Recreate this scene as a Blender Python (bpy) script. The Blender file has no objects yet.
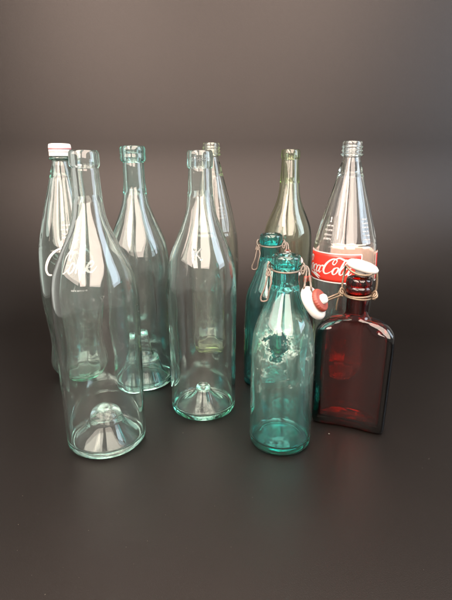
import bpy, bmesh, math, random
from mathutils import Vector, Matrix, noise as mnoise
random.seed(7)
R = math.radians
sc = bpy.context.scene
COL = sc.collection

# ------------------------------------------------------------------ camera
F = 451.0                       # focal length in photo pixels (452 x 600)
PITCH = R(16.4); H = 0.30
cam = bpy.data.cameras.new('camera'); camo = bpy.data.objects.new('camera', cam); COL.objects.link(camo)
camo.location = (0, 0, H); camo.rotation_euler = (R(90) - PITCH, 0, 0)
cam.sensor_fit = 'VERTICAL'; cam.sensor_height = 24; cam.lens = 24 * F / 600
cam.clip_start = 0.01; cam.clip_end = 60
sc.camera = camo

def ground(px, py, z=0.0):
    """where a photo point lies on the level z (used once, to measure the layout)"""
    dx, dy = (px - 226) / F, (py - 300) / F
    d = Vector((dx, math.cos(PITCH) - dy * math.sin(PITCH), -math.sin(PITCH) - dy * math.cos(PITCH)))
    t = (z - H) / d.z
    return Vector((0, 0, H)) + d * t

def stand(px, py, r):
    p = ground(px, py); q = Vector((p.x, p.y, 0)); q += q.normalized() * r
    return q

# ------------------------------------------------------------------ helpers
def link(name, bm, mats, parent=None, smooth=True, recalc=True):
    if recalc: bmesh.ops.recalc_face_normals(bm, faces=bm.faces[:])
    me = bpy.data.meshes.new(name); bm.to_mesh(me); bm.free()
    for m in (mats if isinstance(mats, (list, tuple)) else [mats]): me.materials.append(m)
    if smooth:
        for p in me.polygons: p.use_smooth = True
    o = bpy.data.objects.new(name, me); COL.objects.link(o)
    if parent: o.parent = parent
    return o

def thing(name, label, cat, loc, rotz=0, group=None):
    o = bpy.data.objects.new(name, None); COL.objects.link(o)
    o.location = loc; o.rotation_euler = (0, 0, rotz); o.empty_display_size = 0.02
    o['label'] = label; o['category'] = cat
    if group: o['group'] = group
    return o

def tag(o, label, cat, group=None):
    o['label'] = label; o['category'] = cat
    if group: o['group'] = group
    return o

def spline(pts, n=6, closed=False):
    """Catmull-Rom through points of any dimension (tuples), n samples per span"""
    P = [tuple(p) for p in pts]; k = len(P); out = []
    rng = range(k if closed else k - 1)
    for i in rng:
        if closed: a, b, c, d = P[(i - 1) % k], P[i], P[(i + 1) % k], P[(i + 2) % k]
        else: a, b, c, d = P[max(i - 1, 0)], P[i], P[i + 1], P[min(i + 2, k - 1)]
        # limit tangents for uneven spacing
        def L(u, v): return max(1e-6, math.sqrt(sum((x - y) ** 2 for x, y in zip(u, v))))
        l0, l1, l2 = L(a, b), L(b, c), L(c, d)
        m1 = [(y - x) / (l0 + l1) * l1 if not (a == b) else (z - y) for x, y, z in zip(a, b, c)]
        m1 = [(z - x) / (l0 + l1) * l1 if a != b else (z - y) for x, y, z in zip(a, b, c)]
        m2 = [(w - y) / (l1 + l2) * l1 if c != d else (z - y) for y, z, w in zip(b, c, d)]
        for s in range(n):
            t = s / n; t2, t3 = t * t, t * t * t
            out.append(tuple((2*t3 - 3*t2 + 1) * b[q] + (t3 - 2*t2 + t) * m1[q] + (-2*t3 + 3*t2) * c[q] + (t3 - t2) * m2[q] for q in range(len(b))))
    if not closed: out.append(P[-1])
    return out

def lathe_bm(path, segs=112, mod=None):
    """revolve a path of (r, z, tag) round z; points with r<=1e-5 become poles"""
    bm = bmesh.new(); rings = []
    for p in path:
        r, z = p[0], p[1]; out = p[2] if len(p) > 2 else 0
        if r <= 1e-5: rings.append([bm.verts.new((0, 0, z))]); continue
        ring = []
        for k in range(segs):
            a = 2 * math.pi * k / segs
            rr, zz = (r, z) if mod is None else mod(r, z, a, out)
            ring.append(bm.verts.new((rr * math.cos(a), rr * math.sin(a), zz)))
        rings.append(ring)
    for A, B in zip(rings, rings[1:]):
        if len(A) == 1 and len(B) == 1: continue
        for k in range(segs):
            j = (k + 1) % segs
            if len(A) == 1: bm.faces.new((A[0], B[k], B[j]))
            elif len(B) == 1: bm.faces.new((A[k], B[0], A[j]))
            else: bm.faces.new((A[k], B[k], B[j], A[j]))
    return bm

def tube_bm(pts, rad, n=10, closed=False, bm=None, samples=6):
    bm = bm or bmesh.new()
    P = [Vector(p) for p in spline(pts, samples, closed)]
    k = len(P); rings = []; up = None
    for i in range(k):
        a, b = (P[(i - 1) % k], P[(i + 1) % k]) if closed else (P[max(i - 1, 0)], P[min(i + 1, k - 1)])
        t = (b - a).normalized()
        if up is None:
            up = t.orthogonal().normalized()
        up = (up - t * up.dot(t)).normalized(); v = t.cross(up)
        rings.append([bm.verts.new(P[i] + (up * math.cos(2*math.pi*q/n) + v * math.sin(2*math.pi*q/n)) * rad) for q in range(n)])
    for i in range(k if closed else k - 1):
        A, B = rings[i], rings[(i + 1) % k]; off = 0
        if closed and i == k - 1:
            off = min(range(n), key=lambda o: sum((A[q].co - B[(q + o) % n].co).length for q in range(n)))
        for q in range(n):
            bm.faces.new((A[q], A[(q + 1) % n], B[(q + 1 + off) % n], B[(q + off) % n]))
    if not closed:
        bm.faces.new(rings[0][::-1]); bm.faces.new(rings[-1])
    return bm

# ------------------------------------------------------------------ materials
def new_mat(name):
    m = bpy.data.materials.new(name); m.use_nodes = True; nt = m.node_tree; nt.nodes.clear()
    out = nt.nodes.new('ShaderNodeOutputMaterial')
    return m, nt, out

def N(nt, typ, **kw):
    n = nt.nodes.new(typ)
    for k, v in kw.items():
        if k in n.inputs: n.inputs[k].default_value = v
        else: setattr(n, k, v)
    return n

def math_node(nt, op, a, b=None, c=None, clamp=False):
    n = nt.nodes.new('ShaderNodeMath'); n.operation = op; n.use_clamp = clamp
    for i, v in enumerate((a, b, c)):
        if v is None: continue
        if isinstance(v, (int, float)): n.inputs[i].default_value = v
        else: nt.links.new(v, n.inputs[i])
    return n.outputs[0]

def ramp(nt, fac, stops):
    n = nt.nodes.new('ShaderNodeValToRGB'); e = n.color_ramp.elements
    while len(e) < len(stops): e.new(0.5)
    for el, (p, v) in zip(e, stops):
        el.position = p; el.color = (v, v, v, 1) if isinstance(v, (int, float)) else (*v, 1)
    nt.links.new(fac, n.inputs[0]); return n.outputs[0]

def glass(name, absorb, film=0.02, wave=0.06, wave_scale=45.0, film_col=(.75, .78, .74), extra=None, rough=0.0):
    """clear glass: Glass BSDF + volume absorption (per metre, rgb) + a thin patchy film of dust on the surface"""
    m, nt, out = new_mat(name)
    tc = N(nt, 'ShaderNodeTexCoord')
    g = N(nt, 'ShaderNodeBsdfGlass', IOR=1.5, Roughness=rough); g.inputs['Color'].default_value = (1, 1, 1, 1)
    mp = N(nt, 'ShaderNodeMapping'); mp.inputs['Scale'].default_value = (1, 1, 0.35)
    nt.links.new(tc.outputs['Object'], mp.inputs['Vector'])
    n1 = N(nt, 'ShaderNodeTexNoise', Scale=wave_scale, Detail=2.0, Roughness=0.5)
    nt.links.new(mp.outputs[0], n1.inputs['Vector'])
    bp = N(nt, 'ShaderNodeBump', Strength=wave, Distance=0.004)
    nt.links.new(n1.outputs['Fac'], bp.inputs['Height'])
    nt.links.new(bp.outputs[0], g.inputs['Normal'])
    # film: fine streaks and specks
    n2 = N(nt, 'ShaderNodeTexNoise', Scale=60.0, Detail=6.0, Roughness=0.65)
    nt.links.new(mp.outputs[0], n2.inputs['Vector'])
    f1 = ramp(nt, n2.outputs['Fac'], [(0.40, 0.25), (0.75, 1.0)])
    n3 = N(nt, 'ShaderNodeTexNoise', Scale=900.0, Detail=2.0)
    nt.links.new(tc.outputs['Object'], n3.inputs['Vector'])
    f2 = ramp(nt, n3.outputs['Fac'], [(0.70, 0.0), (0.78, 1.0)])
    n5 = N(nt, 'ShaderNodeTexNoise', Scale=24.0, Detail=3.0, Distortion=0.6); nt.links.new(tc.outputs['Object'], n5.inputs['Vector'])
    line = ramp(nt, math_node(nt, 'ABSOLUTE', math_node(nt, 'SUBTRACT', n5.outputs['Fac'], 0.5)), [(0.0, 1.0), (0.0035, 0.0)])
    n6 = N(nt, 'ShaderNodeTexNoise', Scale=38.0, Detail=2.0); nt.links.new(tc.outputs['Object'], n6.inputs['Vector'])
    line = math_node(nt, 'MULTIPLY', line, ramp(nt, n6.outputs['Fac'], [(0.56, 0.0), (0.66, 1.0)]))
    n7 = N(nt, 'ShaderNodeTexVoronoi', Scale=170.0); nt.links.new(tc.outputs['Object'], n7.inputs['Vector'])
    speck = math_node(nt, 'MULTIPLY', ramp(nt, n7.outputs['Distance'], [(0.06, 1.0), (0.12, 0.0)]), ramp(nt, n2.outputs['Fac'], [(0.52, 0.0), (0.66, 1.0)]))
    fac = math_node(nt, 'MULTIPLY', math_node(nt, 'ADD', math_node(nt, 'MULTIPLY_ADD', f2, 2.0, f1), math_node(nt, 'MULTIPLY_ADD', line, 7.0, math_node(nt, 'MULTIPLY', speck, 9.0))), film, clamp=True)
    if extra: fac = extra(nt, tc, fac)
    d = N(nt, 'ShaderNodeBsdfDiffuse'); d.inputs['Color'].default_value = (*film_col, 1)
    mx = N(nt, 'ShaderNodeMixShader')
    nt.links.new(fac, mx.inputs[0]); nt.links.new(g.outputs[0], mx.inputs[1]); nt.links.new(d.outputs[0], mx.inputs[2])
    nt.links.new(mx.outputs[0], out.inputs['Surface'])
    mxa = max(absorb) * 1.02
    va = N(nt, 'ShaderNodeVolumeAbsorption', Density=mxa)
    va.inputs['Color'].default_value = tuple(1 - a / mxa for a in absorb) + (1,)
    nt.links.new(va.outputs[0], out.inputs['Volume'])
    return m

def torn_film(nt, tc, base):
    """old label residue on the teal bottle: milky film, a torn clear hole with a crusty pale rim, cleaner towards the foot"""
    sx = N(nt, 'ShaderNodeSeparateXYZ'); nt.links.new(tc.outputs['Object'], sx.inputs[0])
    x, y, z = sx.outputs
    na = N(nt, 'ShaderNodeTexNoise', Scale=62.0, Detail=7.0, Roughness=0.70)
    nt.links.new(tc.outputs['Object'], na.inputs['Vector'])
    wob = math_node(nt, 'MULTIPLY', math_node(nt, 'SUBTRACT', na.outputs['Fac'], 0.5), 2.9)
    ex = math_node(nt, 'DIVIDE', math_node(nt, 'ADD', x, 0.0040), 0.0215)
    ez = math_node(nt, 'DIVIDE', math_node(nt, 'SUBTRACT', z, 0.1275), 0.0200)
    d = math_node(nt, 'ADD', math_node(nt, 'SQRT', math_node(nt, 'ADD', math_node(nt, 'MULTIPLY', ex, ex), math_node(nt, 'MULTIPLY', ez, ez))), wob)
    nb = N(nt, 'ShaderNodeTexNoise', Scale=330.0, Detail=5.0, Roughness=0.7); nt.links.new(tc.outputs['Object'], nb.inputs['Vector'])
    rim = math_node(nt, 'MULTIPLY', ramp(nt, d, [(0.64, 0.0), (0.67, 1.0), (0.76, 0.55), (0.97, 0.0)]), ramp(nt, nb.outputs['Fac'], [(0.42, 0.10), (0.55, 1.0)]))
    nc = N(nt, 'ShaderNodeTexNoise', Scale=75.0, Detail=6.0, Roughness=0.7); nt.links.new(tc.outputs['Object'], nc.inputs['Vector'])
    flake = math_node(nt, 'MULTIPLY', ramp(nt, nc.outputs['Fac'], [(0.57, 0.0), (0.585, 1.0), (0.66, 0.3)]), ramp(nt, nb.outputs['Fac'], [(0.46, 0.0), (0.54, 1.0)]))
    zn = math_node(nt, 'MULTIPLY', z, 5.0)
    flake = math_node(nt, 'MULTIPLY', flake, ramp(nt, zn, [(0.30, 0.0), (0.42, 0.8), (0.72, 1.0), (0.80, 0.0)]))
    mv = N(nt, 'ShaderNodeMapping'); mv.inputs['Scale'].default_value = (1, 1, .22); nt.links.new(tc.outputs['Object'], mv.inputs['Vector'])
    nd = N(nt, 'ShaderNodeTexNoise', Scale=120.0, Detail=6.0, Roughness=0.68); nt.links.new(mv.outputs[0], nd.inputs['Vector'])
    haze = math_node(nt, 'MULTIPLY', ramp(nt, nd.outputs['Fac'], [(0.36, 0.25), (0.66, 1.0)]), ramp(nt, zn, [(0.08, 0.10), (0.35, 0.40), (0.55, 1.0), (0.74, 1.0), (0.82, 0.10)]))
    haze = math_node(nt, 'MULTIPLY', haze, ramp(nt, d, [(0.64, 0.12), (0.70, 1.0)]))
    front = N(nt, 'ShaderNodeMapRange'); front.inputs['From Min'].default_value = 0.012; front.inputs['From Max'].default_value = -0.012
    nt.links.new(y, front.inputs['Value'])
    tot = math_node(nt, 'ADD', math_node(nt, 'MULTIPLY', haze, 0.085), math_node(nt, 'MULTIPLY', math_node(nt, 'MAXIMUM', rim, math_node(nt, 'MULTIPLY', flake, .55)), 0.42))
    body = math_node(nt, 'MULTIPLY', tot, front.outputs[0])
    return math_node(nt, 'ADD', base, body, clamp=True)

def plain(name, col, rough=0.45, spec=0.5, metallic=0.0, bump=0.0, scale=200.0, var=0.08, coat=0.0):
    m, nt, out = new_mat(name)
    p = N(nt, 'ShaderNodeBsdfPrincipled', Roughness=rough, Metallic=metallic)
    p.inputs['Specular IOR Level'].default_value = spec
    p.inputs['Coat Weight'].default_value = coat
    tc = N(nt, 'ShaderNodeTexCoord')
    n = N(nt, 'ShaderNodeTexNoise', Scale=scale, Detail=4.0); nt.links.new(tc.outputs['Object'], n.inputs['Vector'])
    lo = tuple(c * (1 - var) for c in col); hi = tuple(min(1, c * (1 + var)) for c in col)
    nt.links.new(ramp(nt, n.outputs['Fac'], [(0.3, lo), (0.7, hi)]), p.inputs['Base Color'])
    if bump:
        b = N(nt, 'ShaderNodeBump', Strength=bump, Distance=0.001); nt.links.new(n.outputs['Fac'], b.inputs['Height'])
        nt.links.new(b.outputs[0], p.inputs['Normal'])
    nt.links.new(p.outputs[0], out.inputs['Surface'])
    return m

M = {}
M['clear'] = glass('clear_glass', (19, 6, 9), film=0.015)
M['clear_k'] = glass('clear_glass_pale', (21, 6, 10), film=0.015)
M['pale_green'] = glass('pale_green_glass', (40, 10, 14), film=0.015, wave=0.09)
M['coke_green'] = glass('pale_green_contour_glass', (32, 7, 14), film=0.015)
M['flint'] = glass('flint_glass', (14, 9, 11), film=0.010)
M['straw'] = glass('straw_tinted_glass', (17, 12, 24), film=0.015)
M['olive'] = glass('olive_glass', (48, 34, 76), film=0.018, film_col=(.72, .68, .60))
M['teal'] = glass('teal_glass', (270, 46, 48), film=0.010, wave=0.10)
M['teal_film'] = glass('teal_glass_with_label_residue', (205, 36, 40), film=0.008, wave=0.10, extra=torn_film, film_col=(.52, .66, .58))
M['amber'] = glass('amber_glass', (125, 620, 1500), film=0.0006, wave=0.08)
M['white_paint'] = plain('white_enamel_print', (.34, .34, .335), 0.4)
M['white_cap'] = plain('white_painted_metal', (.40, .39, .385), 0.35, var=.03)
M['cap_stripe'] = plain('faded_red_print', (.24, .10, .11), 0.4)
M['porcelain'] = plain('white_porcelain', (.42, .405, .385), 0.2, var=.03, coat=.5)
M['red_print'] = plain('red_enamel_print', (.36, .018, .010), 0.35, var=.10)
M['pink_back'] = plain('pale_back_of_print', (.95, .60, .50), 0.5)
M['rubber'] = plain('orange_red_rubber', (.135, .020, .010), 0.55, bump=.25, scale=500)
M['wire'] = plain('rusty_wire', (.105, .083, .067), 0.45, metallic=.4, bump=.4, scale=900, var=.35)
M['brass_wire'] = plain('tarnished_brass_wire', (.125, .092, .062), 0.42, metallic=.5, bump=.3, scale=900, var=.3)

# ------------------------------------------------------------------ backdrop: one dark sheet, curved up behind the bottles
def backdrop():
    m, nt, out = new_mat('black_paper_sheet')
    p = N(nt, 'ShaderNodeBsdfPrincipled')
    tc = N(nt, 'ShaderNodeTexCoord')
    n = N(nt, 'ShaderNodeTexNoise', Scale=9.0, Detail=5.0, Roughness=0.6); nt.links.new(tc.outputs['Object'], n.inputs['Vector'])
    base = ramp(nt, n.outputs['Fac'], [(0.3, (.0015, .0012, .0010)), (0.7, (.0021, .0017, .0014))])
    # dust specks
    v = N(nt, 'ShaderNodeTexVoronoi', Scale=150.0); nt.links.new(tc.outputs['Object'], v.inputs['Vector'])
    n4 = N(nt, 'ShaderNodeTexNoise', Scale=23.0, Detail=3.0); nt.links.new(tc.outputs['Object'], n4.inputs['Vector'])
    sp = math_node(nt, 'MULTIPLY', ramp(nt, v.outputs['Distance'], [(0.03, 1.0), (0.10, 0.0)]), ramp(nt, n4.outputs['Fac'], [(0.56, 0.0), (0.70, 1.0)]))
    mix = N(nt, 'ShaderNodeMix', data_type='RGBA'); mix.inputs[7].default_value = (.03, .025, .02, 1)
    nt.links.new(math_node(nt, 'MULTIPLY', sp, 0.55), mix.inputs[0]); nt.links.new(base, mix.inputs[6])
    nt.links.new(mix.outputs[2], p.inputs['Base Color'])
    p.inputs['Roughness'].default_value = 0.43
    p.inputs['Specular IOR Level'].default_value = 0.28; p.inputs['Specular Tint'].default_value = (1, .91, .88, 1)
    nf = N(nt, 'ShaderNodeTexNoise', Scale=1300.0, Detail=2.0, Roughness=0.6); nt.links.new(tc.outputs['Object'], nf.inputs['Vector'])
    b = N(nt, 'ShaderNodeBump', Strength=0.40, Distance=0.0004); nt.links.new(nf.outputs['Fac'], b.inputs['Height'])
    nt.links.new(b.outputs[0], p.inputs['Normal'])
    nt.links.new(p.outputs[0], out.inputs['Surface'])
    prof = [(-0.35, 0.0), (0.2, 0.0), (0.80, 0.0)]
    rad, y0 = 0.36, 0.80
    for k in range(0, 25):
        a = R(90) * k / 24
        prof.append((y0 + rad * math.sin(a), rad - rad * math.cos(a)))
    prof += [(y0 + rad + .002, .50), (y0 + rad + .006, .70), (y0 + rad + .012, 1.0)]
    bm = bmesh.new(); xs = [-.68 + 1.36 * i / 20 for i in range(21)]
    rows = [[bm.verts.new((x, y, z)) for x in xs] for y, z in prof]
    for A, B in zip(rows, rows[1:]):
        for i in range(20): bm.faces.new((A[i], A[i+1], B[i+1], B[i]))
    o = link('backdrop', bm, m, recalc=False); o['kind'] = 'structure'
    return o
backdrop()

# ------------------------------------------------------------------ bottle builder
def bottle_path(outer, punt, wall, neck_z, mouth_r, base_t=0.004, n=5):
    """full path (r, z, side): underside from the axis, outside up to the lip, inside back down to the axis"""
    pun = spline(punt, 6)                         # axis -> contact ring (underside)
    out = spline(outer, n)
    top = max(z for r, z in out)
    path = [(max(r, 0) if i else 0.0, z, 0) for i, (r, z) in enumerate(pun)]
    path += [(r, z, 1) for r, z in out[1 if (Vector(pun[-1]) - Vector(out[0])).length < 1e-4 else 0:]]
    # rounded mouth
    r_top, z_top = out[-1]
    path += [(mouth_r + 0.0006, z_top - 0.0003, 2), (mouth_r, z_top - 0.0014, 2)]
    inner = []
    zstart = base_t + 0.004
    for r, z in reversed(out):
        if z > top - 0.002 or z < zstart: continue
        w = wall if z < neck_z else min(wall, 0.0035)
        ri = r - w
        if z > neck_z: ri = min(ri, mouth_r)
        if inner and abs(inner[-1][1] - z) < 3e-4: continue
        inner.append((ri, z, 2))
    path += inner
    ri, zi, _ = inner[-1]
    # inside floor follows the kick-up
    rmax = max(p[0] for p in pun)
    fl = []
    for r, z in reversed(pun):
        if r > ri - 0.003: continue
        fl.append((r, z + base_t + 0.0012 * (1 - r / rmax)))
    if not fl: fl = [(0, base_t)]
    fl = [(ri - 0.0008, max(fl[0][1], base_t) + 0.0012)] + fl
    path += [(max(r, 0), z, 3) for r, z in fl[:-1]] + [(0.0, fl[-1][1], 3)]
    return path

def radius_at(outer, z):
    s = spline(outer, 8); best = None
    for (r0, z0), (r1, z1) in zip(s, s[1:]):
        if (z0 - z) * (z1 - z) <= 0 and abs(z1 - z0) > 1e-9:
            best = r0 + (r1 - r0) * (z - z0) / (z1 - z0)
            return best
    return s[-1][0]

def uneven(amp, seed, k=28.0):
    """hand-made wall: slow swells on the inside and outside"""
    def f(r, z, a, side):
        v = Vector((math.cos(a) * 1.3 + seed, math.sin(a) * 1.3, z * k + seed * 2 + (7 if side > 1 else 0)))
        s = 1.0 if r > 0.02 else 0.35
        if side in (1, 2): r = r + amp * s * mnoise.noise(v)
        return r, z
    return f

# --- strokes painted on a bottle -----------------------------------------------
def stroke_bm(bm, pts, place, n=7):
    """pts (x, y, width) -> ribbon; place(x, y) puts it on the glass"""
    S = spline(pts, n); L_, R_ = [], []
    for i, (x, y, w) in enumerate(S):
        a, b = S[max(i - 1, 0)], S[min(i + 1, len(S) - 1)]
        dx, dy = b[0] - a[0], b[1] - a[1]; l = math.hypot(dx, dy) or 1e-6
        nx, ny = -dy / l, dx / l
        L_.append(bm.verts.new(place(x + nx * w / 2, y + ny * w / 2)))
        R_.append(bm.verts.new(place(x - nx * w / 2, y - ny * w / 2)))
    for i in range(len(S) - 1):
        try: bm.faces.new((L_[i], R_[i], R_[i+1], L_[i+1]))
        except ValueError: pass
    return bm

def placer(outer, phi0, z0, size, lift=0.0003, slant=0.0):
    """flat drawing -> round the bottle; phi 0 faces local -y, positive to the right"""
    def f(x, y):
        z = z0 + y * size; r = radius_at(outer, z) + lift
        a = phi0 + (x + slant * y) * size / radius_at(outer, z0)
        return (r * math.sin(a), -r * math.cos(a), z)
    return f

def dashes_bm(bm, place, rows, x0, seed=1):
    """rows of print too small to read: (y, length, height)"""
    rnd = random.Random(seed)
    for y, ln, h in rows:
        x = x0 - ln / 2
        while x < x0 + ln / 2:
            w = rnd.uniform(.45, .9) * h
            k = rnd.choice('oinl')
            if k == 'o':
                stroke_bm(bm, [(x, y, .22*h), (x + w*.5, y + h*.45, .22*h), (x + w, y, .22*h), (x + w*.5, y - h*.45, .22*h), (x, y, .22*h)], place, 3)
            elif k == 'n':
                stroke_bm(bm, [(x, y - h*.45, .22*h), (x, y + h*.4, .22*h), (x + w*.8, y + h*.4, .22*h), (x + w, y - h*.45, .22*h)], place, 3)
            else:
                stroke_bm(bm, [(x + w*.4, y - h*.5, .24*h), (x + w*.4, y + h*.5, .24*h)], place, 2); w *= .7
            x += w + .28 * h + (0.5 * h if rnd.random() < .18 else 0)
    return bm

def digit_one(bm, place, x, y, s):
    stroke_bm(bm, [(x - .25*s, y + .25*s, .14*s), (x, y + .5*s, .16*s)], place, 2)
    stroke_bm(bm, [(x, y + .5*s, .2*s), (x, y - .5*s, .2*s)], place, 3)
    stroke_bm(bm, [(x - .25*s, y - .5*s, .14*s), (x + .25*s, y - .5*s, .14*s)], place, 2)

# script letters, drawn as pen strokes (x, y, pen width); x-height .5, capital 1.1
def L_C():
    return [[(1.00, .86, .05), (1.02, 1.00, .07), (.90, 1.10, .09), (.68, 1.08, .10), (.40, .86, .14), (.20, .52, .18), (.16, .22, .17), (.28, .03, .12), (.48, .02, .08), (.70, .16, .06), (.90, .38, .04)],
            [(1.00, .86, .05), (.88, .70, .07), (.76, .78, .08), (.80, .98, .06), (.90, 1.10, .05)]]
def L_o():
    return [[(.30, .52, .06), (.14, .42, .12), (.06, .18, .14), (.14, .02, .09), (.28, .06, .07), (.40, .28, .12), (.42, .46, .11), (.30, .52, .06), (.22, .46, .05)],
            [(.38, .46, .05), (.50, .40, .05), (.60, .46, .04)]]
def L_c():
    return [[(.42, .38, .07), (.40, .50, .08), (.28, .52, .07), (.13, .38, .12), (.07, .16, .13), (.16, .01, .09), (.30, .04, .06), (.50, .24, .04)]]
def L_a():
    return [[(.40, .44, .06), (.28, .52, .07), (.12, .38, .12), (.06, .14, .13), (.14, .01, .08), (.26, .08, .07), (.42, .40, .07)],
            [(.46, .54, .10), (.38, .24, .13), (.38, .06, .11), (.46, .01, .07), (.60, .16, .04)]]
def L_l():
    return [[(.04, .16, .04), (.26, .50, .06), (.44, .90, .07), (.44, 1.08, .07), (.34, 1.08, .08), (.24, .84, .12), (.12, .36, .15), (.12, .10, .12), (.22, .01, .08), (.38, .16, .04)]]
def L_k():
    return [[(.06, .10, .05), (.28, .50, .06), (.48, .94, .06), (.46, 1.08, .07), (.36, 1.04, .09), (.24, .70, .13), (.08, .00, .13)],
            [(.14, .30, .05), (.32, .50, .08), (.42, .46, .09), (.36, .32, .07), (.20, .26, .06)],
            [(.22, .28, .07), (.34, .10, .12), (.46, .00, .10), (.64, .14, .04)]]
def L_e():
    return [[(.08, .20, .05), (.30, .28, .06), (.40, .42, .08), (.32, .52, .08), (.18, .42, .11), (.08, .18, .13), (.16, .01, .11), (.34, .02, .08), (.58, .22, .04)]]

def shift(strokes, dx, dy=0, s=1.0):
    return [[(x * s + dx, y * s + dy, w * s) for x, y, w in st] for st in strokes]

WORD_SHORT = shift(L_C(), 0) + shift(L_o(), .80) + shift(L_k(), 1.22) + shift(L_e(), 1.74)      # about 2.3 wide
WORD_LONG = (shift(L_C(), 0) + shift(L_o(), .78) + shift(L_c(), 1.24) + shift(L_a(), 1.62)
             + [[(2.14, .50, .10), (2.24, .54, .12), (2.34, .52, .08)]]
             + shift(L_C(), 2.22) + shift(L_o(), 3.02) + shift(L_l(), 3.46) + shift(L_a(), 3.78)
             + [[(.48, .02, .06), (.80, -.10, .08), (1.25, -.16, .10), (1.60, -.22, .14), (1.90, -.34, .10), (2.15, -.46, .03)]]
             + [[(1.30, -.14, .06), (1.62, -.12, .12), (1.95, -.22, .10), (2.2, -.30, .02)]]
             + [[(3.12, 1.10, .08), (3.36, 1.20, .10), (3.62, 1.12, .12), (3.90, 1.02, .12), (4.15, 1.06, .07), (4.3, 1.16, .02)]])   # about 4.4 wide

# ================================================================== round pushed-up bottles
def round_outer(s=1.0, lip='plain', rb=0.0412):
    o = [(.0375, .0000), (.0398, .0016), (.0408, .0055), (rb, .013), (rb + .0002, .06), (rb + .0006, .12), (rb + .0008, .158), (.0417, .170), (.0404, .184), (.0371, .200), (.0305, .217),
         (.0232, .234), (.0176, .250), (.0150, .266), (.0138, .283), (.0132, .298)]
    if lip == 'plain': o += [(.0131, .3015), (.0140, .3022), (.0145, .3045), (.0144, .3120), (.0140, .3155), (.0128, .3172)]
    if lip == 'thick': o += [(.0131, .3010), (.0152, .3020), (.0165, .3055), (.0160, .3110), (.0164, .3160), (.0152, .3195), (.0132, .3205)]
    if lip == 'band':  o += [(.0131, .2990), (.0142, .3000), (.0146, .3025), (.0146, .3130), (.0142, .3165), (.0130, .3180)]
    return [(r, z * s) for r, z in o]

PUNT_DOME = [(0, .0385), (.0075, .0372), (.0140, .0325), (.0172, .0255), (.0190, .0200), (.0235, .0130), (.0290, .0065), (.0335, .0025), (.0375, 0)]
PUNT_NUB = [(0, .0225), (.0035, .0245), (.0068, .0258), (.0086, .0240), (.0098, .0200), (.0150, .0128), (.0225, .0068), (.0300, .0028), (.0345, .0012), (.0375, 0)]
PUNT_TALL = [(0, .069), (.0030, .0705), (.0062, .0712), (.0078, .0690), (.0084, .0640), (.0110, .0500), (.0140, .0400), (.0175, .0365), (.0205, .0335), (.0225, .0270), (.0265, .0150), (.0320, .0050), (.0375, 0)]

def face_camera(p): return math.atan2(-p.x, p.y)       # local -y looks at the camera

# front left
p = stand(109.5, 458.5, .041)
o2 = [(r * (1 + .065 * min(1, max(0, (.26 - z) / .06))), z) for r, z in round_outer(.995, 'plain')]
b = link('round_bottle', lathe_bm(bottle_path(o2, [(r * 1.065, z) for r, z in PUNT_DOME], .0033, .27, .0098, base_t=.0045), mod=uneven(.0005, 3.1)), M['clear'])
b.location = p; b.rotation_euler.z = face_camera(p)
tag(b, 'tall clear round bottle in front at left, big domed kick-up in its base', 'bottle', 'tall round bottles with kicked-up bases')

# second row, pale green
p = stand(146, 391, .0385)
o3 = round_outer(1.018, 'thick')
b = link('round_bottle', lathe_bm(bottle_path(o3, PUNT_TALL, .0036, .27, .0095, base_t=.0048), mod=uneven(.0008, 11.7)), M['pale_green'])
b.location = p; b.rotation_euler.z = face_camera(p)
tag(b, 'tall pale green round bottle with a thick ringed lip and a tall stepped kick-up', 'bottle', 'tall round bottles with kicked-up bases')

# middle, with the embossed letter
p = stand(204, 421, .0385)
o4 = round_outer(1.0, 'band')
t = thing('round_bottle', 'tall clear round bottle in the middle, embossed letter K on its shoulder', 'bottle', p, face_camera(p), 'tall round bottles with kicked-up bases')
link('glass_body', lathe_bm(bottle_path(o4, PUNT_NUB, .0033, .27, .0098, base_t=.0045), mod=uneven(.0005, 21.3)), M['clear_k'], t)
def emboss(bm, strokes, place_at, depth=.0007):
    """raised glass letters: ribbons with a top and sides"""
    for st in strokes:
        S = spline(st, 4); rows = []
        for i, (x, y, w) in enumerate(S):
            a, c = S[max(i-1, 0)], S[min(i+1, len(S)-1)]
            l = math.hypot(c[0]-a[0], c[1]-a[1]) or 1e-6; nx, ny = -(c[1]-a[1])/l, (c[0]-a[0])/l
            rows.append([bm.verts.new(place_at(x + nx*w*q, y + ny*w*q, dd)) for q, dd in ((.5, .0002), (.28, depth), (-.28, depth), (-.5, .0002))])
        for A, B in zip(rows, rows[1:]):
            for q in range(4): bm.faces.new((A[q], A[(q+1) % 4], B[(q+1) % 4], B[q]))
        bm.faces.new(rows[0]); bm.faces.new(rows[-1][::-1])
    return bm
def placer3(outer, phi0, z0, size, back=0.0):
    def f(x, y, d):
        r = radius_at(outer, z0 + y * size) + d + back
        a = phi0 + x * size / radius_at(outer, z0)
        return (r * math.sin(a), -r * math.cos(a), z0 + y * size)
    return f
K = [[(-.32, -.5, .2), (-.32, .5, .2)], [(.32, .5, .18), (-.2, .02, .18)], [(-.12, .08, .18), (.36, -.5, .2)]]
link('embossed_letter', emboss(bmesh.new(), K, placer3(o4, R(-7), .207, .0125)), M['clear_k'], t)
rnd = random.Random(4); bm = bmesh.new()
for q in range(9):       # worn moulded marks on the lip band, not readable
    x = -1.9 + q * .47
    emboss(bm, [[(x, -.4, .13), (x + rnd.uniform(-.1, .1), .4, .13)], [(x, rnd.choice((-.35, .35, 0)), .12), (x + .27, rnd.uniform(-.2, .2), .12)]], placer3(o4, 0, .3085, .0062), .00022)
link('lip_embossing', bm, M['clear_k'], t)

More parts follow.
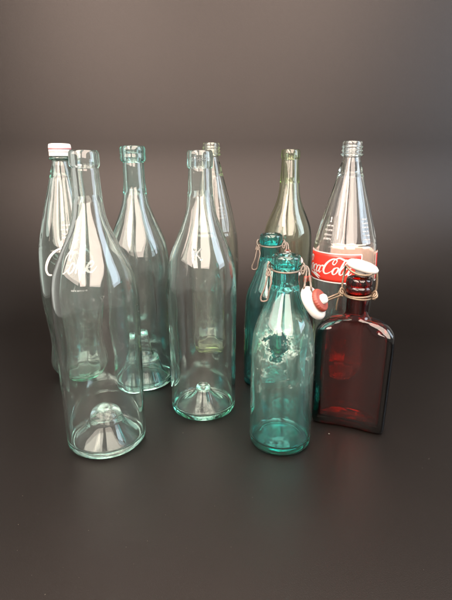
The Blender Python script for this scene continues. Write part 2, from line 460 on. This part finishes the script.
# ================================================================== waisted bottles
contour = [(.0264, .0000), (.0288, .0016), (.0318, .0060), (.0378, .0160), (.0404, .0245), (.0401, .0320), (.0386, .0430), (.0376, .0560), (.0384, .0760), (.0412, .1020), (.0436, .1260), (.0445, .1450), (.0446, .1660),
           (.0441, .1840), (.0436, .1950), (.0428, .1990), (.0425, .2020), (.0395, .2140), (.0352, .2310), (.0300, .2490), (.0243, .2680), (.0190, .2860), (.0145, .3010), (.0117, .3100), (.0113, .3130)]
thread = [(.0120, .3142), (.0146, .3152), (.0148, .3172), (.0126, .3184), (.0126, .3196), (.0138, .3206), (.0138, .3218), (.0126, .3228), (.0126, .3242), (.0138, .3252), (.0138, .3264), (.0126, .3274), (.0126, .3300), (.0121, .3322), (.0112, .3332)]
def lerp_scale(z, tab):
    for (z0, s0), (z1, s1) in zip(tab, tab[1:]):
        if z <= z1: return s0 + (s1 - s0) * max(0, (z - z0)) / (z1 - z0)
    return tab[-1][1]
slim = [(r * lerp_scale(z, [(0, 1), (.12, 1), (.165, .965), (.200, .93), (.28, .95), (.31, 1)]), z * .984) for r, z in contour]
contour = [(r * lerp_scale(z, [(0, 1), (.12, .99), (.20, .985), (.28, .95), (.31, 1)]), z) for r, z in contour]
FLAT = [(0, .0040), (.0100, .0038), (.0180, .0030), (.0235, .0012), (.0264, 0)]
def flutes(amp, n, seed, lo=(.006, .125), hi=(.20, .295)):
    w = uneven(.00035, seed)
    def win(z, a, b): return max(0.0, min(1.0, (z - a) / .012, (b - z) / .02))
    def f(r, z, a, side):
        r, z = w(r, z, a, side)
        if side == 1:
            c = abs(math.sin(a * n / 2)) - .6
            r += amp * (win(z, *lo) + .0 * win(z, *hi)) * c
            r += amp * .8 * win(z, *hi) * c * min(1, r / .03)
        return r, z
    return f

# far left, white cap, white script
p = stand(83, 383, .033)
t = thing('waisted_bottle', 'pale green waisted bottle at far left with white screw cap and big white script word', 'bottle', p, face_camera(p), 'waisted soda bottles')
link('glass_body', lathe_bm(bottle_path(slim + [(r, z - .0051) for r, z in thread], FLAT, .0036, .29, .0090, base_t=.006), segs=160, mod=flutes(.0011, 14, 5.5)), M['coke_green'], t)
def knurl(r, z, a, side): return (r * (1 + .014 * math.cos(a * 60)) if .3175 < z < .3275 and r > .0136 else r), z
cap_path = [(0, .3362), (.0120, .3362), (.0142, .3355), (.0150, .3335)] + [(.0150, .3300), (.0153, .3290), (.0150, .3280)] + [(.0150, .3215), (.0153, .3208), (.0150, .3200), (.0151, .3150), (.0153, .3140), (.0153, .3125), (.0147, .3122), (.0147, .3335), (0, .3338)]
cap = link('screw_cap', lathe_bm([(r * .935, (z - .3122) * .66 + .3138) for r, z in cap_path], 240, knurl), M['white_cap'], t)
for z0, h in ((.3190, .0008), (.3222, .0018)):
    link('stripe', lathe_bm([(.0138, z0), (.01432, z0 + .0001), (.01432, z0 + h), (.0138, z0 + h + .0001)], 96), M['cap_stripe'], cap)
bm = bmesh.new()
for st in [[(x, y, w * .8) for x, y, w in q] for q in shift(WORD_SHORT, -1.15, -.55)]: stroke_bm(bm, st, placer(slim, R(-3), .1800, .0320, slant=.12))
link('script_lettering', bm, M['white_paint'], t)
bm = bmesh.new()
for st in [[(x, y, w * .8) for x, y, w in q] for q in shift(WORD_SHORT, -1.15, -.55)]: stroke_bm(bm, st, placer(slim, R(177), .1800, .0320, slant=.12))
link('script_lettering', bm, M['white_paint'], t)
bm = bmesh.new(); pl = placer(slim, R(-2), .2250, .001)
dashes_bm(bm, pl, [(2.5, 12, 2.0), (-3.2, 13, 2.2), (-8.8, 13, 2.2), (-13.6, 13, 2.4)], 0, 3); digit_one(bm, pl, -3.5, 11, 5)
link('small_print', bm, M['white_paint'], t)
bm = bmesh.new(); dashes_bm(bm, placer(slim, R(2), .1405, .001), [(0, 24, 1.9)], 0, 9)
link('small_print', bm, M['white_paint'], t)

# behind the middle bottle, no cap
p = stand(213, 354, .033)
t = thing('waisted_bottle', 'straw tinted waisted bottle without cap, half hidden behind the embossed middle bottle', 'bottle', p, face_camera(p), 'waisted soda bottles')
link('glass_body', lathe_bm(bottle_path([(r, z * 1.025) for r, z in slim] + [(r, z + .0028) for r, z in thread], FLAT, .0036, .29, .0090, base_t=.007), segs=160, mod=flutes(.0011, 14, 8.5)), M['straw'], t)
bm = bmesh.new(); pl = placer(slim, R(28), .2380, .001)
dashes_bm(bm, pl, [(2, 9, 2), (-3, 10, 2), (-8, 10, 2), (-13, 10, 2)], 0, 5); digit_one(bm, pl, 0, 9, 5)
link('small_print', bm, M['white_paint'], t)

# right, red label
dB = .632
p = Vector(((352.8 - 226) * (dB * math.cos(PITCH) - .033 * math.sin(PITCH)) / F, dB, 0))
t = thing('waisted_bottle', 'clear waisted bottle at right with red label, white script and bare screw thread', 'bottle', p, face_camera(p), 'waisted soda bottles')
link('glass_body', lathe_bm(bottle_path(contour + thread, FLAT, .0036, .29, .0090, base_t=.006), segs=160, mod=flutes(.0010, 14, 14.5)), M['flint'], t)
def label_bm(phi_a, phi_b, z0, z1, lift, thick, n=64):
    bm = bmesh.new(); rows = []
    for i in range(n + 1):
        a = phi_a + (phi_b - phi_a) * i / n; col = []
        for lf in (lift, lift + thick):
            for k in range(9):
                z = z0 + (z1 - z0) * k / 8; r = radius_at(contour, z) + lf
                col.append(bm.verts.new((r * math.sin(a), -r * math.cos(a), z)))
        rows.append(col)
    for A, B in zip(rows, rows[1:]):
        for k in range(8):
            f = bm.faces.new((A[k], A[k+1], B[k+1], B[k])); f.material_index = 1          # against the glass
            f = bm.faces.new((A[9+k], B[9+k], B[10+k], A[10+k])); f.material_index = 0
        bm.faces.new((A[0], B[0], B[9], A[9])); bm.faces.new((A[8], A[17], B[17], B[8]))
    for A in (rows[0], rows[-1]):
        for k in range(8): bm.faces.new((A[k], A[k+1], A[10+k], A[9+k]))
    return bm
ZL0, ZL1 = .1500, .1890
for c, nm in ((R(-40), 0), (R(140), 1)):
    lab = link('label', label_bm(c - R(70), c + R(70), ZL0, ZL1, .0006, .0002), [M['red_print'], M['pink_back']], t)
    lab['label'] = 'red label with white script on the front' if nm == 0 else 'back label, its pale pink reverse seen through the glass'
    bm = bmesh.new(); w = 1.6
    for st in shift(WORD_LONG, -2.25, -.42): stroke_bm(bm, st, placer(contour, c + R(2), .1690, .0192, .0011, slant=.14))
    link('script_lettering', bm, M['white_paint'], lab)
    bm = bmesh.new(); pl = placer(contour, c, .1695, .001, .0010); hw = R(70) * 44.4
    zz0, zz1 = (ZL0 - .1695) * 1000, (ZL1 - .1695) * 1000
    for a, b_ in (((-hw, zz0), (hw, zz0)), ((-hw, zz1), (hw, zz1)), ((-hw, zz0), (-hw, zz1)), ((hw, zz0), (hw, zz1))):
        pts = [(a[0] + (b_[0]-a[0]) * k / 24, a[1] + (b_[1]-a[1]) * k / 24, w) for k in range(25)]
        stroke_bm(bm, pts, pl, 2)
    link('border', bm, M['white_paint'], lab)
bm = bmesh.new(); pl = placer(contour, R(-36), .2210, .001)
dashes_bm(bm, pl, [(4, 12, 2.2), (-2, 13, 2.2), (-8, 13, 2.2), (-13.4, 12, 2.4)], 0, 13); digit_one(bm, pl, 0, 12, 6)
link('small_print', bm, M['white_paint'], t)
bm = bmesh.new(); pl = placer(contour, R(42), .2200, .001)
dashes_bm(bm, pl, [(14 - 5.2 * k, 9 + (k % 3), 1.9) for k in range(7)], 0, 17)
link('small_print', bm, M['white_paint'], t)

# ================================================================== olive wine bottle behind
dB = .735
p = Vector(((290.8 - 226) * (dB * math.cos(PITCH) - .025 * math.sin(PITCH)) / F, dB, 0))
o6 = [(.0350, 0), (.0372, .0016), (.0382, .006), (.0388, .014), (.0392, .08), (.0393, .150), (.0391, .178), (.0380, .195), (.0350, .209), (.0290, .224), (.0228, .238), (.0182, .252), (.0158, .268), (.0146, .286), (.0136, .304),
      (.0134, .3105), (.0144, .3115), (.0146, .3135), (.0146, .3195), (.0140, .3225), (.0128, .3240)]
o6 = [(r, z * 1.008) for r, z in o6]
b = link('wine_bottle', lathe_bm(bottle_path(o6, [(r * .93, z * .9) for r, z in PUNT_DOME[:-1]] + [(.0350, 0)], .0034, .28, .0095), mod=uneven(.0004, 31)), M['olive'])
b.location = p; b.rotation_euler.z = face_camera(p)
tag(b, 'dull olive wine bottle at the back, between the teal bottles and the red label bottle', 'bottle')

# ================================================================== teal swing-top bottles
teal_o = [(.0312, 0), (.0334, .0016), (.0344, .0060), (.0347, .014), (.0346, .06), (.0342, .095), (.0334, .115), (.0318, .130), (.0288, .1415), (.0244, .1525), (.0198, .1640), (.0160, .1755), (.0140, .1860), (.0133, .1945), (.0131, .2000),
          (.0136, .2022), (.0147, .2030), (.0151, .2058), (.0150, .2105), (.0143, .2135), (.0122, .2150)]
TEAL_FLOOR = [(0, .0075), (.010, .0068), (.019, .0045), (.026, .0012), (.0312, 0)]

def oriented(bm, axis, at, long=(.60, .1, -.78)):
    az = Vector(axis).normalized(); ax_ = Vector(long); ax_ = (ax_ - az * ax_.dot(az)).normalized(); ay = az.cross(ax_)
    q = Matrix((ax_, ay, az)).transposed().to_4x4()
    bmesh.ops.transform(bm, matrix=Matrix.Translation(at) @ q, verts=bm.verts[:])
    return bm

STOP_HEAD = [(0, 0), (.0095, .0002), (.0128, .0012), (.0142, .0035), (.0142, .0062), (.0130, .0088), (.0105, .0100), (.0062, .0106), (.0050, .0125), (.0050, .0185), (.0036, .0202), (0, .0207)]
GASKET = [(.0051, .0107), (.0105, .0105), (.0117, .0114), (.0120, .0130), (.0114, .0148), (.0100, .0158), (.0082, .0150), (.0068, .0158), (.0051, .0158), (.0051, .0107)]

def swing_hardware(t, up=0.0):
    zc = .2000
    # collar: wire ring below the lip
    bm = tube_bm([((.0145) * math.cos(a), (.0145) * math.sin(a), zc + .0012 * math.sin(a)) for a in [2*math.pi*k/20 for k in range(20)]], .00105, closed=True)
    for s in (-1, 1):        # eyes of the collar at both sides
        x = s * .0172
        tube_bm([(s*.0143, -.003, zc), (x, -.0034, zc - .0010), (x + s*.0014, -.0028, zc + .0030), (x, -.0015, zc + .0066), (x - s*.0012, .0005, zc + .0040), (x - s*.0006, .0012, zc - .0020), (s*.0143, .003, zc)], .00105, bm=bm)
    link('wire_collar', bm, M['wire'], t)
    # lever: long narrow double loop hanging at the left
    x = -.0168
    bm = tube_bm([(x - .0006, -.0038, zc - .0020), (x - .0020, -.0062, zc - .0085), (x - .0042, -.0085, zc - .0190), (x - .0078, -.0095, zc - .0290), (x - .0066, -.0102, zc - .0325), (x - .0012, -.0105, zc - .0312),
                  (x + .0006, -.0105, zc - .0210), (x + .0026, -.0090, zc - .0115), (x + .0010, -.0062, zc - .0050)], .00098)
    tube_bm([(x - .0012, .0010, zc - .0005), (x - .0030, -.0030, zc - .0060), (x - .0012, -.0060, zc - .0068), (x + .0012, -.0062, zc - .0040), (x - .0004, -.0030, zc + .0004), (x - .0012, .0010, zc - .0005)], .00098, bm=bm)
    link('lever', bm, M['wire'], t)
    # bail: two arms from the right eye to the hanging stopper
    c = Vector((.0245, -.0130, zc - .0335 + up))
    ax = Vector((.80, -.36, .50)).normalized()
    lug = c + ax * .0050 + Vector((-.0085, -.0020, .0105))
    bm = tube_bm([(.0176, -.0005, zc + .0040), (.0205, -.0020, zc + .0010), (.0200, -.0060, zc - .0070), tuple(lug + Vector((-.0012, -.0020, .0080))), tuple(lug + Vector((-.0020, -.00098, .0020))), tuple(lug + Vector((.0006, -.0036, -.0004)))], .00105)
    tube_bm([(.0176, .0018, zc + .0040), (.0222, .00098, zc + .0015), (.0238, -.0036, zc - .0060), tuple(lug + Vector((.0052, -.0006, .0072))), tuple(lug + Vector((.0058, -.0004, .0016))), tuple(lug + Vector((.0030, -.0040, .0000)))], .00105, bm=bm)
    tube_bm([(.0172, -.0030, zc + .0052), (.0190, -.0040, zc + .0010), (.0168, -.0052, zc - .0040), (.0150, -.0048, zc - .0005), (.0172, -.0030, zc + .0052)], .00105, bm=bm)
    link('wire_bail', bm, M['wire'], t)
    bm = tube_bm([(.0201, -.0050, zc - .0062), (.0200, -.0062, zc - .0082), (.0198, -.0072, zc - .0115)], .0019)
    tube_bm([(.0238, -.0036, zc - .0056), (.0240, -.0042, zc - .0080), (.0244, -.0052, zc - .0110)], .0019, bm=bm)
    link('rubber_sleeve', bm, M['rubber'], t)
    def oval(r, z, a, side):      # the head is a little wider along the wire
        return r * (1 + (.17 + .17 * math.cos(2 * a) if z < .0103 else 0)), z
    st = link('stopper', oriented(lathe_bm(STOP_HEAD, 56, oval), ax, c), M['porcelain'], t)
    def grooves(r, z, a, side): return r * (1 + .012 * math.cos(a * 26)), z
    link('gasket', oriented(lathe_bm(GASKET, 104, grooves), ax, c), M['rubber'], st)

pF = stand(278.8, 456, .0325)
t = thing('swing_top_bottle', 'teal swing top bottle in front, milky with torn label residue, white stopper hanging open', 'bottle', pF, face_camera(pF), 'teal swing top bottles')
link('glass_body', lathe_bm(bottle_path(teal_o, TEAL_FLOOR, .0034, .18, .0090, base_t=.006), mod=uneven(.0006, 41)), M['teal_film'], t)
swing_hardware(t)
dB = .604
pB = Vector(((271.3 - 226) * (dB * math.cos(PITCH) + .08 * math.sin(PITCH)) / F, dB, 0))
t = thing('swing_top_bottle', 'teal swing top bottle of clean glass standing behind the milky teal one', 'bottle', pB, face_camera(pB), 'teal swing top bottles')
link('glass_body', lathe_bm(bottle_path(teal_o, TEAL_FLOOR, .0034, .18, .0090, base_t=.006), mod=uneven(.0006, 47)), M['teal'], t)
swing_hardware(t, .008)

# ================================================================== amber hip flask
pA = Vector((.1480, .4860, 0)); rotA = R(-22)
t = thing('flask_bottle', 'dark amber flat flask bottle at right with white stopper wired on its neck', 'bottle', pA, rotA)
def flask_bm():
    """loft of flattened, slightly bent sections; outside then inside"""
    S = 96
    #        z     halfW   halfT  expo  bend
    out = [(.0000, .0390, .0135, 2.75, 1), (.0016, .0412, .0158, 2.75, 1), (.0060, .0424, .0170, 2.75, 1), (.0200, .0428, .0174, 2.75, 1), (.0600, .0434, .0176, 2.75, 1), (.1000, .0440, .0177, 2.75, 1), (.1130, .0438, .0177, 2.75, 1),
           (.1200, .0428, .0176, 2.75, 1), (.1255, .0404, .0173, 2.4, .9), (.1300, .0362, .0168, 2.3, .8), (.1332, .0300, .0160, 2.2, .6), (.1352, .0235, .0150, 2.2, .3), (.1368, .0175, .0140, 2.0, .1), (.1390, .0140, .0130, 2.0, 0), (.1430, .0126, .0124, 2.0, 0),
           (.1560, .0124, .0124, 2.0, 0), (.1655, .0124, .0124, 2.0, 0), (.1672, .0140, .0140, 2.0, 0), (.1695, .0150, .0150, 2.0, 0), (.1725, .0148, .0148, 2, 0), (.1740, .0136, .0136, 2, 0), (.1756, .0144, .0144, 2, 0), (.1800, .0143, .0143, 2, 0), (.1826, .0134, .0134, 2, 0), (.1832, .0115, .0115, 2, 0)]
    so = spline(out, 4)
    w = .0042
    inn = [(z, max(W - (w + .0035 * (1 if z < .125 else max(0, (.139 - z) / .014))), .003), max(T - w, .003), max(2.0, n - .1), b) for z, W, T, n, b in so if .006 < z < .1815]
    inn = [(z, min(W, .0090) if z > .139 else W, min(T, .0090) if z > .139 else T, n, b) for z, W, T, n, b in inn]
    secs = so + inn[::-1]
    bm = bmesh.new(); rings = []
    for z, W, T, n, b in secs:
        ring = []
        for k in range(S):
            a = 2 * math.pi * k / S; c, s = math.cos(a), math.sin(a)
            x = W * math.copysign(abs(c) ** (2 / n), c); y = T * math.copysign(abs(s) ** (2 / n), s)
            y += b * (.0115 * (1 - (x / .044) ** 2) - .0055)              # bent: hollow face to the front
            ring.append(bm.verts.new((x, y, z)))
        rings.append(ring)
    for A, B in zip(rings, rings[1:]):
        for k in range(S): bm.faces.new((A[k], A[(k+1) % S], B[(k+1) % S], B[k]))
    for ring, z, y in ((rings[0], .0025, .001), (rings[-1], .0075, .001)):
        c = bm.verts.new((0, y, z))
        for k in range(S): bm.faces.new((ring[k], ring[(k+1) % S], c))
    return bm
link('glass_body', flask_bm(), M['amber'], t)
# stopper lies tilted on the mouth; its wire runs round the neck
ctop = Vector((.0030, -.0010, .2000)); axd = Vector((-.16, .05, -1)).normalized()
def oval2(r, z, a, side): return r * (1 + .16 * math.cos(2 * a)), z
HEAD2 = [(0, -.0015), (.0080, -.0012), (.0128, .0004), (.0152, .0030), (.0154, .0052), (.0140, .0074), (.0110, .0086), (.0062, .0092), (.0050, .0110), (.0050, .0150), (0, .0160)]
bmh = lathe_bm(HEAD2, 64, oval2)
bmesh.ops.transform(bmh, matrix=Matrix.Translation(ctop) @ Matrix.Rotation(R(14), 4, 'Y') @ Matrix.Rotation(R(180), 4, 'X') @ Matrix.Translation((0, 0, 0)), verts=bmh.verts[:])
st = link('stopper', bmh, M['porcelain'], t)
bm = tube_bm([(.0145 * math.cos(a), .0145 * math.sin(a), .1640 + .0008 * math.sin(a + 1)) for a in [2*math.pi*k/20 for k in range(20)]], .00118, closed=True)
tube_bm([(.0150 * math.cos(a), .0150 * math.sin(a), .1622 + .0010 * math.sin(a - 1)) for a in [2*math.pi*k/20 for k in range(20)]], .00105, closed=True, bm=bm)
for s in (-1, 1):
    x = s * .0172
    tube_bm([(s*.0145, -.004, .1636), (x, -.0060, .1640), (x + s*.0022, -.0050, .1668), (x + s*.00098, -.0035, .1702), (x - s*.0016, -.0025, .1672), (x, -.0010, .1632), (x + s*.0024, .0010, .1650), (s*.0145, .004, .1636)], .00118, bm=bm)
    tube_bm([(x - s*.0015, -.0062, .1612), (x + s*.0030, -.0058, .1640), (x + s*.0020, -.0030, .1680), (x - s*.0010, -.0045, .1650), (x + s*.0012, -.0058, .1606)], .00105, bm=bm)
link('wire_collar', bm, M['brass_wire'], t)
bm = tube_bm([(.0176, -.0030, .1650), (.0188, -.0035, .1760), (.0182, -.0040, .1870), (.0168, -.0040, .1930), (.0150, -.0060, .1915), (.0100, -.0120, .1890), (.0000, -.0155, .1895), (-.0090, -.0125, .1925), (-.0150, -.0060, .1960), (-.0165, .0000, .1900), (-.0180, -.0010, .1760), (-.0178, -.0030, .1650)], .00118)
link('wire_bail', bm, M['brass_wire'], t)
x = -.0186
bm = tube_bm([(x, -.0040, .1650), (x - .0060, -.0120, .1630), (x - .0140, -.0180, .1598), (x - .0215, -.0225, .1570), (x - .0228, -.0232, .1552), (x - .0205, -.0222, .1545), (x - .0120, -.0165, .1580), (x - .0040, -.0100, .1608), (x + .0010, -.0062, .1622)], .00105)
tube_bm([(x - .001, -.004, .1640), (x - .0030, -.0062, .1540), (x - .0038, -.0060, .1440)], .00098, bm=bm)
link('lever', bm, M['brass_wire'], t)

# crumbs of dust lying on the sheet
bm = bmesh.new(); rnd = random.Random(12)
spots = [(329, 434, .0009), (183, 433, .0006)] + [(rnd.uniform(5, 447), rnd.uniform(330, 598), rnd.uniform(.00012, .00032)) for _ in range(45)]
for px, py, r in spots:
    q = ground(px, py)
    g = bmesh.ops.create_icosphere(bm, subdivisions=1, radius=r)
    for v in g['verts']:
        v.co = Vector((v.co.x * rnd.uniform(.6, 1.6), v.co.y * rnd.uniform(.6, 1.6), v.co.z * .6)) + Vector((q.x, q.y, r * .55))
d = link('dust', bm, plain('pale_dust', (.09, .08, .065), .9)); d['kind'] = 'stuff'

# ------------------------------------------------------------------ lamps
def panel(name, a, b, z0, z1, lean, col, rad):
    """soft box standing from ground point a to b, between heights z0 and z1, its top leaning in by `lean`"""
    a, b = Vector((*a, 0)), Vector((*b, 0)); u = (b - a).normalized(); mid = (a + b) / 2
    inward = Vector((0, .55, 0)) - mid; inward -= u * inward.dot(u); inward.normalize()
    bot, top = mid + Vector((0, 0, z0)), mid + Vector((0, 0, z1)) + inward * lean
    v = (top - bot); hgt = v.length; v.normalize()
    nrm = u.cross(v)
    if nrm.dot(Vector((0, .55, .15)) - (bot + top) / 2) < 0: u = -u; nrm = u.cross(v)
    l = bpy.data.lights.new(name, 'AREA'); l.shape = 'RECTANGLE'; l.size = (b - a).length; l.size_y = hgt
    l.energy = rad * math.pi * l.size * l.size_y; l.color = col
    o = bpy.data.objects.new(name, l); COL.objects.link(o)
    z = -nrm                                              # lamps shine along local -Z
    xax = v.cross(z)
    o.matrix_world = Matrix.Translation((bot + top) / 2) @ Matrix((xax, v, z)).transposed().to_4x4()
    return o
def slab(name, x0, x1, y0, z0, y1, z1, col, rad):
    """soft box over the table: low edge at (y0, z0) behind the camera, high edge at (y1, z1) overhead"""
    v = Vector((0, y1 - y0, z1 - z0)); hgt = v.length; v.normalize(); xax = Vector((1, 0, 0)); z = xax.cross(v)
    l = bpy.data.lights.new(name, 'AREA'); l.shape = 'RECTANGLE'; l.size = x1 - x0; l.size_y = hgt
    l.energy = rad * math.pi * l.size * hgt; l.color = col
    o = bpy.data.objects.new(name, l); COL.objects.link(o)
    o.matrix_world = Matrix.Translation(((x0 + x1) / 2, (y0 + y1) / 2, (z0 + z1) / 2)) @ Matrix((xax, v, z)).transposed().to_4x4()
    return o
WARM = (1.0, .82, .70)
slab('soft_lamp', -.72, -.30, -.95, .44, .65, 1.50, WARM, 19.0)
slab('soft_lamp', -.05, .72, -.95, .44, .65, 1.50, WARM, 14.0)
panel('soft_lamp', (-.98, .30), (-.80, -.80), .44, 1.35, .22, WARM, 10.0)
def top_fill(name, x0, x1, y0, y1, z, col, rad):
    l = bpy.data.lights.new(name, 'AREA'); l.shape = 'RECTANGLE'; l.size = x1 - x0; l.size_y = y1 - y0
    l.energy = rad * math.pi * l.size * l.size_y; l.color = col
    o = bpy.data.objects.new(name, l); COL.objects.link(o); o.location = ((x0 + x1) / 2, (y0 + y1) / 2, z)
top_fill('added_top_fill', -.45, .45, .72, 1.08, 1.45, WARM, 9.0)  # unseen fill lamp, added to lift the dark band behind the bottles
panel('window_lamp', (1.15, -.10), (1.25, .55), .30, 1.30, .10, (.72, .86, 1.0), 10.0)

w = bpy.data.worlds.new('World'); sc.world = w; w.use_nodes = True
bg = w.node_tree.nodes['Background']; bg.inputs[0].default_value = (1.0, .93, .86, 1); bg.inputs[1].default_value = 0.62

# ------------------------------------------------------------------ render
sc.render.engine = 'CYCLES'
cy = sc.cycles
cy.max_bounces = 40; cy.transmission_bounces = 40; cy.glossy_bounces = 12; cy.diffuse_bounces = 4; cy.transparent_max_bounces = 16; cy.volume_bounces = 0
cy.caustics_reflective = True; cy.caustics_refractive = True; cy.blur_glossy = 0.3
cy.sample_clamp_indirect = 6.0
cy.use_adaptive_sampling = True; cy.adaptive_threshold = 0.015
cy.use_denoising = True
try: cy.denoiser = 'OPENIMAGEDENOISE'
except Exception: pass
sc.view_settings.view_transform = 'Standard'; sc.view_settings.look = 'None'
sc.view_settings.exposure = 0.0; sc.view_settings.gamma = 1.0
